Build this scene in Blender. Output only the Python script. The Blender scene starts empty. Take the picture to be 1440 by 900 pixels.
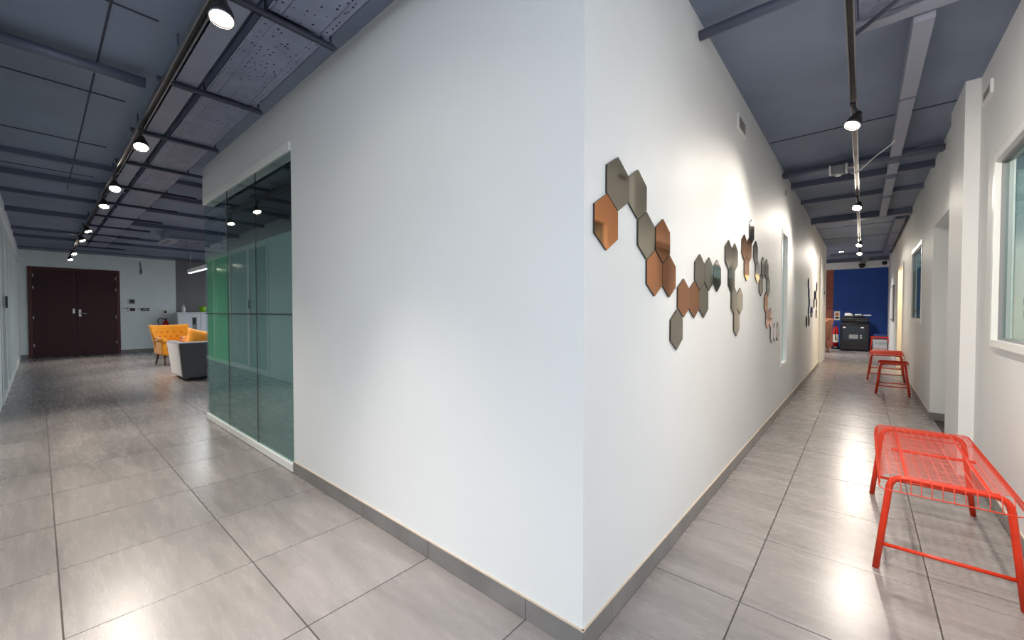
import bpy, bmesh, math, random
from mathutils import Vector, Matrix
R = math.radians
PI = math.pi
rnd = random.Random(7)
S = bpy.context.scene
COL = S.collection

# ------------------------------------------------------------------ camera
cam = bpy.data.objects.new('camera', bpy.data.cameras.new('camera'))
COL.objects.link(cam)
cam.data.sensor_fit = 'HORIZONTAL'
cam.data.sensor_width = 36
cam.data.lens = 573 / 1440 * 36
cam.data.clip_start = 0.02
EYE = 1.15
cam.location = (0, 0, EYE)
cam.rotation_euler = (PI / 2 - math.atan(12 / 573), 0, R(40.7))
S.camera = cam

# ------------------------------------------------------------------ world (soft overcast daylight entering from the open side behind)
W = bpy.data.worlds.new('world')
S.world = W
W.use_nodes = True
bg = W.node_tree.nodes['Background']
bg.inputs[0].default_value = (0.87, 0.935, 1.0, 1)
bg.inputs[1].default_value = 1.12
SPOT_L, SPOT_R = 105, 105
WARM = (1.0, 0.90, 0.79)

# ------------------------------------------------------------------ colour management
S.view_settings.view_transform = 'Standard'
S.view_settings.look = 'None'
S.view_settings.gamma = 1
S.view_settings.use_curve_mapping = False
S.view_settings.exposure = 0.82


# ------------------------------------------------------------------ helpers
def lin(c):
    return tuple((x / 255 / 12.92) if x / 255 <= 0.04045 else ((x / 255 + 0.055) / 1.055) ** 2.4 for x in c)


def mat(name, rgb, rough=0.5, metal=0.0, var=0.0, scale=8.0, bump=0.0, bscale=60.0, stretch=(1, 1, 1), sheen=0.0,
        emit=None, estr=0.0, spec=0.5, coat=0.0):
    m = bpy.data.materials.new(name)
    m.use_nodes = True
    nt = m.node_tree
    b = nt.nodes['Principled BSDF']
    c = lin(rgb)
    b.inputs['Base Color'].default_value = (*c, 1)
    b.inputs['Roughness'].default_value = rough
    b.inputs['Metallic'].default_value = metal
    b.inputs['Specular IOR Level'].default_value = spec
    b.inputs['Sheen Weight'].default_value = sheen
    b.inputs['Coat Weight'].default_value = coat
    if emit:
        b.inputs['Emission Color'].default_value = (*lin(emit), 1)
        b.inputs['Emission Strength'].default_value = estr
    if var or bump:
        g = nt.nodes.new('ShaderNodeNewGeometry')
        mp = nt.nodes.new('ShaderNodeMapping')
        mp.inputs['Scale'].default_value = stretch
        nt.links.new(g.outputs['Position'], mp.inputs[0])
    if var:
        n = nt.nodes.new('ShaderNodeTexNoise')
        n.inputs['Scale'].default_value = scale
        n.inputs['Detail'].default_value = 6
        nt.links.new(mp.outputs[0], n.inputs[0])
        r = nt.nodes.new('ShaderNodeValToRGB')
        r.color_ramp.elements[0].position = 0.3
        r.color_ramp.elements[1].position = 0.7
        r.color_ramp.elements[0].color = (*[x * (1 - var) for x in c], 1)
        r.color_ramp.elements[1].color = (*[min(1, x * (1 + var)) for x in c], 1)
        nt.links.new(n.outputs[0], r.inputs[0])
        nt.links.new(r.outputs[0], b.inputs['Base Color'])
    if bump:
        n2 = nt.nodes.new('ShaderNodeTexNoise')
        n2.inputs['Scale'].default_value = bscale
        n2.inputs['Detail'].default_value = 4
        nt.links.new(mp.outputs[0], n2.inputs[0])
        bm = nt.nodes.new('ShaderNodeBump')
        bm.inputs['Strength'].default_value = bump
        bm.inputs['Distance'].default_value = 0.01
        nt.links.new(n2.outputs[0], bm.inputs['Height'])
        nt.links.new(bm.outputs[0], b.inputs['Normal'])
    return m


def tile_mat(name, rgb, rough):
    """porcelain tile with streaks that run along x"""
    m = bpy.data.materials.new(name)
    m.use_nodes = True
    nt = m.node_tree
    b = nt.nodes['Principled BSDF']
    c = lin(rgb)
    g = nt.nodes.new('ShaderNodeNewGeometry')
    oi = nt.nodes.new('ShaderNodeObjectInfo')
    mul = nt.nodes.new('ShaderNodeVectorMath'); mul.operation = 'SCALE'
    mul.inputs[0].default_value = (37, 91, 13)
    nt.links.new(oi.outputs['Random'], mul.inputs['Scale'])
    add = nt.nodes.new('ShaderNodeVectorMath'); add.operation = 'ADD'
    nt.links.new(g.outputs['Position'], add.inputs[0])
    nt.links.new(mul.outputs[0], add.inputs[1])

    def noise(scl, sc, det, lo, hi):
        mp = nt.nodes.new('ShaderNodeMapping')
        mp.inputs['Scale'].default_value = scl
        nt.links.new(add.outputs[0], mp.inputs[0])
        n = nt.nodes.new('ShaderNodeTexNoise')
        n.inputs['Scale'].default_value = sc
        n.inputs['Detail'].default_value = det
        n.inputs['Roughness'].default_value = 0.6
        nt.links.new(mp.outputs[0], n.inputs[0])
        r = nt.nodes.new('ShaderNodeMapRange')
        r.inputs[1].default_value = 0.3
        r.inputs[2].default_value = 0.7
        r.inputs[3].default_value = lo
        r.inputs[4].default_value = hi
        nt.links.new(n.outputs[0], r.inputs[0])
        return r.outputs[0]
    a = noise((0.8, 5, 1), 1.6, 4, 0.82, 1.15)
    d = noise((1.5, 9, 1), 3.0, 5, 0.92, 1.09)
    e = noise((1, 1.6, 1), 7.0, 8, 0.98, 1.03)
    m1 = nt.nodes.new('ShaderNodeMath'); m1.operation = 'MULTIPLY'
    nt.links.new(a, m1.inputs[0]); nt.links.new(d, m1.inputs[1])
    m2 = nt.nodes.new('ShaderNodeMath'); m2.operation = 'MULTIPLY'
    nt.links.new(m1.outputs[0], m2.inputs[0]); nt.links.new(e, m2.inputs[1])
    vm = nt.nodes.new('ShaderNodeVectorMath'); vm.operation = 'SCALE'
    vm.inputs[0].default_value = c
    nt.links.new(m2.outputs[0], vm.inputs['Scale'])
    nt.links.new(vm.outputs[0], b.inputs['Base Color'])
    rr = nt.nodes.new('ShaderNodeMapRange')
    rr.inputs[3].default_value = rough * 0.95
    rr.inputs[4].default_value = rough * 1.06
    nt.links.new(d, rr.inputs[0])
    rr.inputs[1].default_value = 0.91
    rr.inputs[2].default_value = 1.1
    nt.links.new(rr.outputs[0], b.inputs['Roughness'])
    b.inputs['Specular IOR Level'].default_value = 0.6
    return m


def glass_mat(name, tint, ior=1.9, rough=0.01):
    """thin coated pane: tinted see-through plus a strong mirror reflection"""
    m = bpy.data.materials.new(name)
    m.use_nodes = True
    nt = m.node_tree
    nt.nodes.remove(nt.nodes['Principled BSDF'])
    out = nt.nodes['Material Output']
    t = nt.nodes.new('ShaderNodeBsdfTransparent')
    t.inputs[0].default_value = (*tint, 1)
    gl = nt.nodes.new('ShaderNodeBsdfGlossy')
    gl.inputs[0].default_value = (0.86, 0.98, 0.95, 1)
    gl.inputs['Roughness'].default_value = rough
    f = nt.nodes.new('ShaderNodeFresnel')
    f.inputs[0].default_value = ior
    mx = nt.nodes.new('ShaderNodeMixShader')
    ge = nt.nodes.new('ShaderNodeNewGeometry')        # reflect on the outer faces only, no trapped light inside the sheet
    sub = nt.nodes.new('ShaderNodeMath'); sub.operation = 'SUBTRACT'; sub.use_clamp = True
    nt.links.new(f.outputs[0], sub.inputs[0])
    nt.links.new(ge.outputs['Backfacing'], sub.inputs[1])
    nt.links.new(sub.outputs[0], mx.inputs[0])
    nt.links.new(t.outputs[0], mx.inputs[1])
    nt.links.new(gl.outputs[0], mx.inputs[2])
    nt.links.new(mx.outputs[0], out.inputs[0])
    return m


def perforated_mat(name, rgb):
    """painted sheet steel with rows of punched holes that are really see-through"""
    m = mat(name, rgb, 0.45, 0.3, 0.15, 5)
    nt = m.node_tree
    b = nt.nodes['Principled BSDF']
    out = nt.nodes['Material Output']
    g = nt.nodes.new('ShaderNodeNewGeometry')
    v = nt.nodes.new('ShaderNodeTexVoronoi')
    v.inputs['Scale'].default_value = 34
    v.inputs['Randomness'].default_value = 0.55
    mp = nt.nodes.new('ShaderNodeMapping')
    mp.inputs['Scale'].default_value = (0.8, 1.15, 0.0)
    nt.links.new(g.outputs['Position'], mp.inputs[0])
    nt.links.new(mp.outputs[0], v.inputs[0])
    lt = nt.nodes.new('ShaderNodeMath'); lt.operation = 'LESS_THAN'
    lt.inputs[1].default_value = 0.21
    nt.links.new(v.outputs['Distance'], lt.inputs[0])
    t = nt.nodes.new('ShaderNodeBsdfTransparent')
    mx = nt.nodes.new('ShaderNodeMixShader')
    nt.links.new(lt.outputs[0], mx.inputs[0])
    nt.links.new(b.outputs[0], mx.inputs[1])
    nt.links.new(t.outputs[0], mx.inputs[2])
    nt.links.new(mx.outputs[0], out.inputs[0])
    return m


def brick_mat(name):
    m = mat(name, (150, 80, 62), 0.85)
    nt = m.node_tree
    b = nt.nodes['Principled BSDF']
    tc = nt.nodes.new('ShaderNodeNewGeometry')
    sp = nt.nodes.new('ShaderNodeSeparateXYZ')
    cb = nt.nodes.new('ShaderNodeCombineXYZ')
    nt.links.new(tc.outputs['Position'], sp.inputs[0])
    ad = nt.nodes.new('ShaderNodeMath'); ad.operation = 'ADD'
    nt.links.new(sp.outputs[0], ad.inputs[0]); nt.links.new(sp.outputs[1], ad.inputs[1])
    nt.links.new(ad.outputs[0], cb.inputs[0]); nt.links.new(sp.outputs[2], cb.inputs[1])
    br = nt.nodes.new('ShaderNodeTexBrick')
    br.inputs['Scale'].default_value = 1
    br.inputs['Brick Width'].default_value = 0.22
    br.inputs['Row Height'].default_value = 0.075
    br.inputs['Mortar Size'].default_value = 0.006
    br.inputs['Color1'].default_value = (*lin((170, 92, 70)), 1)
    br.inputs['Color2'].default_value = (*lin((140, 72, 58)), 1)
    br.inputs['Mortar'].default_value = (*lin((120, 105, 98)), 1)
    nt.links.new(cb.outputs[0], br.inputs[0])
    nt.links.new(br.outputs[0], b.inputs['Base Color'])
    return m


class MB:
    """collects shapes, links them as one mesh object"""
    def __init__(s):
        s.bm = bmesh.new()

    def box(s, x0, x1, y0, y1, z0, z1, bev=0.0, seg=2, M=None):
        b = bmesh.new()
        bmesh.ops.create_cube(b, size=1)
        for v in b.verts:
            v.co = Vector(((x0 + x1) / 2 + v.co.x * (x1 - x0), (y0 + y1) / 2 + v.co.y * (y1 - y0), (z0 + z1) / 2 + v.co.z * (z1 - z0)))
        if bev:
            bmesh.ops.bevel(b, geom=b.edges[:], offset=bev, segments=seg, profile=0.5, affect='EDGES')
        if M:
            bmesh.ops.transform(b, matrix=M, verts=b.verts[:])
        s._merge(b)
        return s

    def _merge(s, b):
        me = bpy.data.meshes.new('tmp')
        b.to_mesh(me)
        b.free()
        s.bm.from_mesh(me)
        bpy.data.meshes.remove(me)

    def tube(s, pts, r, n=8, closed=False, cap=True, radii=None):
        pts = [Vector(p) for p in pts]
        N = len(pts)
        rings = []
        ref = None
        for i, p in enumerate(pts):
            if closed:
                t = (pts[(i + 1) % N] - pts[i - 1]).normalized()
            else:
                t = (pts[min(i + 1, N - 1)] - pts[max(i - 1, 0)]).normalized()
            if ref is None:
                ref = Vector((0, 0, 1)) if abs(t.z) < 0.9 else Vector((1, 0, 0))
                ref = (ref - t * ref.dot(t)).normalized()
            else:
                ref = (ref - t * ref.dot(t)).normalized()
            bi = t.cross(ref)
            rr = radii[i] if radii else r
            rings.append([s.bm.verts.new(p + (ref * math.cos(2 * PI * k / n) + bi * math.sin(2 * PI * k / n)) * rr) for k in range(n)])
        for i in range(N if closed else N - 1):
            a, b = rings[i], rings[(i + 1) % N]
            for k in range(n):
                f = s.bm.faces.new((a[k], a[(k + 1) % n], b[(k + 1) % n], b[k]))
                f.smooth = n > 5
        if cap and not closed:
            s.bm.faces.new(rings[0][::-1])
            s.bm.faces.new(rings[-1])
        return s

    def lathe(s, prof, n=24, M=None, smooth=True):
        """prof: list of (r, z)"""
        M = M or Matrix()
        rings = []
        for r, z in prof:
            if r < 1e-5:
                rings.append([s.bm.verts.new(M @ Vector((0, 0, z)))])
            else:
                rings.append([s.bm.verts.new(M @ Vector((r * math.cos(2 * PI * k / n), r * math.sin(2 * PI * k / n), z))) for k in range(n)])
        for a, b in zip(rings, rings[1:]):
            for k in range(n):
                k2 = (k + 1) % n
                if len(a) == 1 and len(b) == 1:
                    continue
                if len(a) == 1:
                    f = s.bm.faces.new((a[0], b[k], b[k2]))
                elif len(b) == 1:
                    f = s.bm.faces.new((a[k], a[k2], b[0]))
                else:
                    f = s.bm.faces.new((a[k], a[k2], b[k2], b[k]))
                f.smooth = smooth
        return s

    def prism(s, pts, d):
        """pts: planar polygon of 3d points, extruded by vector d"""
        d = Vector(d)
        a = [s.bm.verts.new(p) for p in pts]
        b = [s.bm.verts.new(Vector(p) + d) for p in pts]
        n = len(a)
        s.bm.faces.new(a[::-1])
        s.bm.faces.new(b)
        for k in range(n):
            s.bm.faces.new((a[k], a[(k + 1) % n], b[(k + 1) % n], b[k]))
        return s

    def grid(s, fn, nu, nv, closed_u=False):
        vs = [[s.bm.verts.new(fn(i / nu, j / nv)) for j in range(nv + 1)] for i in range(nu if closed_u else nu + 1)]
        for i in range(nu):
            for j in range(nv):
                i2 = (i + 1) % len(vs)
                f = s.bm.faces.new((vs[i][j], vs[i2][j], vs[i2][j + 1], vs[i][j + 1]))
                f.smooth = True
        return s

    def build(s, name, m, parent=None, loc=None, smooth=False):
        bmesh.ops.recalc_face_normals(s.bm, faces=s.bm.faces[:])
        me = bpy.data.meshes.new(name)
        s.bm.to_mesh(me)
        s.bm.free()
        me.materials.append(m)
        if smooth:
            big = max(p.area for p in me.polygons) * 0.2      # keep the large faces flat, round only the bevels
            for p in me.polygons:
                p.use_smooth = p.area < big
        o = bpy.data.objects.new(name, me)
        COL.objects.link(o)
        if parent:
            o.parent = parent
        if loc:
            o.location = loc
        return o


def box(name, m, parent, *a, bev=0.0, seg=2):
    return MB().box(*a, bev=bev, seg=seg).build(name, m, parent)


def struct(o):
    o['kind'] = 'structure'
    return o


def thing(name, label, cat, loc=(0, 0, 0), rz=0, group=None):
    o = bpy.data.objects.new(name, None)
    o.empty_display_size = 0.1
    COL.objects.link(o)
    o.location = loc
    o.rotation_euler = (0, 0, rz)
    o['label'] = label
    o['category'] = cat
    if group:
        o['group'] = group
    return o


def tag(o, label, cat, group=None):
    o['label'] = label
    o['category'] = cat
    if group:
        o['group'] = group
    return o


def copy_tree(o, parent=None):
    c = o.copy()
    COL.objects.link(c)
    if parent:
        c.parent = parent
    for ch in list(o.children):
        copy_tree(ch, c)
    return c


def arc(c, r, a0, a1, n, u, v):
    u, v, c = Vector(u), Vector(v), Vector(c)
    return [c + (u * math.cos(a0 + (a1 - a0) * i / n) + v * math.sin(a0 + (a1 - a0) * i / n)) * r for i in range(n + 1)]


# ------------------------------------------------------------------ materials
M_WALL = mat('white_wall_paint', (226, 228, 228), 0.55, var=0.025, scale=1.3, bump=0.05, bscale=180)
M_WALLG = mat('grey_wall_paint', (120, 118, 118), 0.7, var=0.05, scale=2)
M_END = mat('end_wall_paint', (222, 230, 231), 0.7, var=0.05, scale=3)
M_BLUE = mat('navy_blue_paint', (16, 68, 152), 0.6, var=0.08, scale=2)
M_CEIL = mat('dark_painted_concrete', (126, 138, 160), 0.65, var=0.16, scale=1.1, bump=0.25, bscale=14)
M_SEAM_SHADE = mat('concrete_seam_and_shade', (58, 61, 76), 0.8)
M_PIPE = mat('painted_pipe', (96, 102, 122), 0.4, 0.2)
M_BAR = mat('painted_angle_bar', (66, 70, 88), 0.5, 0.2)
M_PLATE = mat('grey_cover_plate', (150, 157, 180), 0.4, 0.3, var=0.08, scale=4)
M_PERF = perforated_mat('perforated_sheet', (142, 149, 174))
M_TRUNK = mat('grey_trunking', (150, 155, 172), 0.5)
M_TRACK = mat('track_aluminium', (150, 150, 156), 0.28, 0.9)
M_LAMP = mat('lamp_black', (52, 52, 56), 0.35, 0.4)
M_RIM = mat('lamp_rim', (200, 200, 205), 0.25, 0.9)
M_LENS = mat('lamp_lens_glow', (255, 250, 240), 0.4, emit=(255, 238, 214), estr=40)
M_LED = mat('led_tube_glow', (255, 255, 255), 0.4, emit=(238, 246, 255), estr=1.6)
M_TILE = tile_mat('grey_porcelain_tile', (140, 135, 134), 0.27)
M_GROUT = mat('dark_grout', (66, 60, 57), 0.7)
M_SKIRT = mat('grey_skirting_tile', (122, 119, 117), 0.35, var=0.14, scale=6, stretch=(1, 1, 1))
M_BEAD = mat('beige_sealant', (206, 190, 172), 0.6)
M_GLASS = glass_mat('coated_teal_glass', (0.84, 0.91, 0.91), 2.0)
M_GLASS2 = glass_mat('window_glass', (0.78, 0.88, 0.88), 1.5)
M_FILM = mat('frosted_teal_film', (116, 142, 142), 0.6)
M_GREEN = mat('green_film', (40, 176, 104), 0.6, var=0.04, scale=3)
M_FROST = mat('pale_frosted_glass', (172, 196, 194), 0.12, var=0.03, scale=1)
M_ALU = mat('white_aluminium_frame', (236, 238, 236), 0.35, 0.0)
M_JOINT = mat('dark_rubber_joint', (40, 50, 50), 0.6)
M_MAROON = mat('maroon_painted_wood', (56, 16, 24), 0.55, var=0.2, scale=4, stretch=(1, 4, 0.6))
M_MAROON2 = mat('maroon_frame', (78, 28, 28), 0.4, var=0.15, scale=4)
M_STEEL = mat('brushed_steel', (190, 190, 186), 0.3, 0.9)
M_RED = mat('orange_red_powder_coat', (206, 48, 10), 0.36, spec=0.5)
M_REDL = mat('orange_red_wire', (204, 58, 30), 0.34)
M_COPPER = mat('copper_mirror', (236, 160, 106), 0.06, 1.0)
M_BRONZE = mat('bronze_mirror', (192, 185, 168), 0.06, 1.0)
M_SMOKE = mat('smoke_mirror', (132, 140, 142), 0.06, 1.0)
M_NAVYM = mat('dark_glossy_acrylic', (30, 32, 44), 0.12)
M_EDGE = mat('mirror_edge', (52, 42, 36), 0.4, 0.0)
M_WHITE = mat('white_plastic', (232, 232, 232), 0.35)
M_BLACK = mat('black_plastic', (24, 25, 28), 0.4)
M_PRN = mat('printer_dark_plastic', (9, 12, 20), 0.4)
M_PRN2 = mat('printer_teal_panel', (22, 36, 48), 0.35)
M_GREY = mat('grey_plastic', (140, 142, 144), 0.45)
M_YEL = mat('mustard_velvet', (246, 156, 8), 0.8, var=0.1, scale=20, sheen=0.4)
M_YEL2 = mat('mustard_button', (170, 104, 10), 0.7)
M_SOFA = mat('grey_velvet', (88, 89, 93), 0.8, var=0.08, scale=40, sheen=0.6)
M_WOOD = mat('walnut_leg', (108, 76, 50), 0.4, var=0.2, scale=10, stretch=(1, 1, 0.2))
M_LEATHER = mat('brown_leather', (146, 92, 66), 0.5, var=0.1, scale=10)
M_CAB = mat('white_lacquer', (226, 230, 234), 0.35)
M_LIME = mat('lime_pot', (130, 190, 30), 0.4)
M_FIRE = mat('extinguisher_red', (200, 24, 26), 0.3)
M_LABEL = mat('label_cream', (226, 222, 206), 0.5)
M_BRICK = brick_mat('red_brick')
M_TEALROOM = mat('teal_room_paint', (128, 144, 144), 0.7)
M_CABLE = mat('white_cable', (225, 228, 230), 0.4)
M_WARMWALL = mat('cream_room_paint', (236, 222, 190), 0.7)
M_YNOTE = mat('yellow_notice', (228, 190, 40), 0.6)
M_BLUEF = mat('blue_fabric', (40, 62, 120), 0.7)
M_PAPER = mat('paper_grey', (190, 200, 204), 0.7, var=0.1, scale=20)

# ------------------------------------------------------------------ room constants
T = 0.5845                      # tile pitch
GX, GY = -0.354, 0.04           # a grout crossing
YA = 1.167                      # face of the skirting on the left-hand wall of the corner block
XB = -0.690                     # face of the skirting on the right-hand wall of the corner block
XR = 0.587                      # face of the skirting on the right corridor's right wall
YL = -0.30                      # left corridor's outer partition
XE = -15.5                      # far end of left corridor
YE = 16.2                       # far end of right corridor
CL, CR = 2.69, 2.745            # ceiling heights
GE = -5.37                      # far end of glass front

# ------------------------------------------------------------------ floor and its tiles
floor = struct(box('floor', M_GROUT, None, -17.5, 4, -6, 18, -0.12, -0.003))
regs = [(XE, 3.0, YL - 0.0, YA), (XB, XR, YA, YE), (XE, GE - 0.02, YA, 6.0), (-2.6, XB, 12.85, YE), (0.3, 3.0, -2, YL)]


def pr(x, y, z):
    A = R(40.7)
    q = Vector((x, y, z - EYE))
    D = q.x * -math.sin(A) + q.y * math.cos(A)
    if D < 0.1:
        return None
    return 720 + 573 * (q.x * math.cos(A) + q.y * math.sin(A)) / D, 438 - 573 * q.z / D, D


far_tiles = MB()
tile_cache = {}
G = 0.0022
for i in range(-28, 7):
    for j in range(-4, 29):
        x0, x1 = GX + i * T + G, GX + (i + 1) * T - G
        y0, y1 = GY + j * T + G, GY + (j + 1) * T - G
        rects = []
        for (a, b, c, d) in regs:
            u0, u1, v0, v1 = max(x0, a), min(x1, b), max(y0, c), min(y1, d)
            if u1 - u0 > 0.004 and v1 - v0 > 0.004:
                rects.append((u0, u1, v0, v1))
        if not rects:
            continue
        vis = False
        size = 0
        for (u, v) in ((x0, y0), (x1, y0), (x0, y1), (x1, y1)):
            p = pr(u, v, 0)
            if p and -10 < p[0] < 1450 and p[1] < 910:
                vis = True
                size = max(size, 573 * EYE * T / p[2] ** 2 * 0.7)
        if vis and size > 4.0 and not (x1 < GE and y0 > YA + 0.5):
            cx, cy = (x0 + x1) / 2, (y0 + y1) / 2
            full = len(rects) == 1 and abs(rects[0][0] - x0) < 1e-6 and abs(rects[0][1] - x1) < 1e-6 and abs(rects[0][2] - y0) < 1e-6 and abs(rects[0][3] - y1) < 1e-6
            if full and 'full' in tile_cache:
                o = bpy.data.objects.new('floor_tile', tile_cache['full'])
                COL.objects.link(o)
                o.parent = floor
                o.location = (cx, cy, 0)
            else:
                m = MB()
                for (u0, u1, v0, v1) in rects:
                    m.box(u0 - cx, u1 - cx, v0 - cy, v1 - cy, -0.006, 0)
                if len(rects) == 1:
                    bmesh.ops.bevel(m.bm, geom=[e for e in m.bm.edges if all(v.co.z > -0.001 for v in e.verts)], offset=0.0012, segments=1, affect='EDGES')
                o = m.build('floor_tile', M_TILE, floor, (cx, cy, 0))
                if full:
                    tile_cache['full'] = o.data
        else:
            for (u0, u1, v0, v1) in rects:
                far_tiles.box(u0, u1, v0, v1, -0.006, 0)
ft = far_tiles.build('distant_floor_tiles', M_TILE, floor)
ft['kind'] = 'stuff'

# ------------------------------------------------------------------ ceiling
cm = MB()
cm.box(-16, XB - 0.01, -1.5, 5.0, CL, CL + 0.25)
cm.box(XB - 0.01, 1.0, -0.5, 18, CR, CR + 0.25)
cm.box(-4, XB - 0.01, 12.0, 18, CR, CR + 0.25)
ceiling = struct(cm.build('ceiling', M_CEIL))


def cpart(name, m, *a, bev=0.0):
    return box(name, m, ceiling, *a, bev=bev)


# formwork seams in the concrete, left
for x in (-1.6, -2.85, -4.12, -5.4, -6.7):
    cpart('concrete_seam', M_SEAM_SHADE, x - 0.005, x + 0.005, -0.3, 0.44, CL - 0.006, CL + 0.01)
for x0, x1 in ((-4.1, -1.0), (-7.6, -4.14)):
    cpart('concrete_seam', M_SEAM_SHADE, x0, x1, 0.257, 0.266, CL - 0.005, CL + 0.01)
# thick pipe across the left corridor and its saddle
for x, z, r in ((-3.5, 2.61, 0.032), (-3.58, 2.635, 0.022)):
    MB().tube([(x, -0.3, z), (x, 0.47, z)], r, 12).build('conduit_pipe', M_PIPE, ceiling)
# cross bars that carry the tray
BX = [-1.11, -2.2, -3.31, -4.4, -5.4, -6.5, -7.6, -8.7, -9.8, -10.9, -12.0, -13.1]
for x in BX:
    m = MB()
    m.box(x - 0.018, x + 0.018, 0.5, 1.08 if x > -5 else 1.35, 2.575, 2.581)
    m.box(x - 0.018, x - 0.012, 0.5, 1.08 if x > -5 else 1.35, 2.575, 2.61)
    for y in (0.62, 1.055):
        m.tube([(x, y, 2.58), (x, y, CL + 0.01)], 0.006, 6)
    m.build('tray_hanger_bar', M_BAR, ceiling)
for a, b in zip(BX, BX[1:]):
    x1, x0 = a - 0.022, b + 0.022
    # perforated tray section with turned-up lips and ribs
    m = MB()
    m.box(x0, x1, 0.735, 1.03, 2.6, 2.602)
    m.box(x0, x1, 0.735, 0.738, 2.6, 2.655)
    m.box(x0, x1, 1.027, 1.03, 2.6, 2.655)
    o = m.build('perforated_tray', M_PERF, ceiling)
    box('painted_shade_sheet', M_SEAM_SHADE, o, x0, x1, 0.74, 1.025, 2.606, 2.608)  # dark sheet painting the shade inside the tray, behind its holes
    r = MB()
    for y in (0.752, 0.80, 0.985):
        r.tube([(x0, y, 2.599), (x1, y, 2.599)], 0.003, 6)
    r.build('rib', M_PLATE, o)
    m = MB()
    m.box(x0, x1, 0.58, 0.695, 2.602, 2.608)
    m.box(x0, x1, 0.58, 0.586, 2.602, 2.64)
    m.build('cover_plate', M_PLATE, ceiling)
# beams across the far part of the left ceiling
for x, w, h, y1 in ((-6.1, 0.05, 0.05, 3.5), (-7.0, 0.09, 0.06, 4.0), (-8.1, 0.06, 0.05, 4.0), (-9.5, 0.10, 0.07, 4.5), (-11.6, 0.06, 0.05, 5.0), (-12.7, 0.12, 0.06, 5.0)):
    cpart('ceiling_beam', M_PIPE, x - w / 2, x + w / 2, YL, y1, CL - h, CL + 0.01)
cpart('ceiling_beam', M_PIPE, XE, XE + 0.55, YL, 5.0, CL - 0.03, CL + 0.01)
# right corridor: pipe, beams, trunking, perforated piece
MB().tube([(XB - 0.02, 2.39, 2.66), (0.62, 2.39, 2.66)], 0.026, 12).build('conduit_pipe', M_PIPE, ceiling)
MB().tube([(XB - 0.02, 5.46, 2.665), (0.62, 5.46, 2.665)], 0.03, 12).build('conduit_pipe', M_PIPE, ceiling)
cpart('ceiling_beam', M_PIPE, XB - 0.01, 0.6, 5.56, 5.60, 2.66, CR + 0.01)
cpart('ceiling_beam', M_PIPE, XB - 0.01, 0.6, 6.14, 6.2, 2.67, CR + 0.01)
cpart('ceiling_beam', M_PIPE, XB - 0.01, 0.6, 7.2, 7.24, 2.69, CR + 0.01)
cpart('ceiling_beam', M_PIPE, XB - 0.01, 0.58, 8.7, 8.86, 2.65, CR + 0.01)
cpart('ceiling_beam', M_PIPE, XB - 0.01, 0.6, 14.4, 14.6, 2.68, CR + 0.01)
for y0, y1 in ((2.98, 3.98), (4.02, 5.4), (5.65, 6.08), (6.28, 7.15), (7.3, 8.65)):
    m = MB()
    m.box(0.18, 0.26, y0, y1, 2.64, CR + 0.005)
    m.build('cable_trunking', M_TRUNK, ceiling)
for y0, y1 in ((8.95, 10.4), (10.45, 12.4), (12.45, 14.3)):
    MB().box(0.38, 0.5, y0, y1, 2.62, CR + 0.005).build('cable_trunking', M_PIPE, ceiling)
m = MB()
m.box(-0.04, 0.22, 1.9, 2.86, 2.69, 2.692)
m.box(-0.04, -0.036, 1.9, 2.86, 2.69, 2.72)
m.build('perforated_tray', M_PERF, ceiling)
cpart('tray_hanger_bar', M_TRUNK, -0.06, 0.60, 2.885, 2.96, 2.67, 2.70)
MB().tube([(-0.05, 2.93, 2.66), (0.5, 2.28, 2.66)], 0.011, 8).build('tray_hanger_bar', M_PIPE, ceiling)
# shallow seams
for y in (4.55, 9.9, 11.4):
    cpart('concrete_seam', M_SEAM_SHADE, XB, 0.58, y - 0.006, y + 0.006, CR - 0.005, CR + 0.01)

# ------------------------------------------------------------------ corner block walls
WT = 0.14
yw, xw = YA + 0.008, XB - 0.008                     # painted faces behind the skirting
# left-hand face: from the glass front's jamb to the corner; header above the glass
m = MB()
m.box(-3.062, xw, yw, yw + WT, 0, CL + 0.05)
m.build('wall_left_of_corner', M_WALL).__setitem__('kind', 'structure')
# right-hand face with the slot of the narrow window
m = MB()
m.box(xw - WT, xw, yw + WT, 5.46, 0, CR + 0.02)
m.box(xw - WT, xw, 5.46, 5.95, 0, 0.51)
m.box(xw - WT, xw, 5.46, 5.95, 2.08, CR + 0.02)
m.box(xw - WT, xw, 5.95, 12.82, 0, CR + 0.02)
m.box(-2.6, xw - WT, 12.68, 12.82, 0, CR + 0.02)
m.build('wall_right_of_corner', M_WALL).__setitem__('kind', 'structure')
# room inside the block
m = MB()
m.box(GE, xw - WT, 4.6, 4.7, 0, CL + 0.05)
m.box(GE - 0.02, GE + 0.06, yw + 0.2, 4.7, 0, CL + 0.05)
struct(m.build('wall_inside', M_WALLG))

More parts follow.
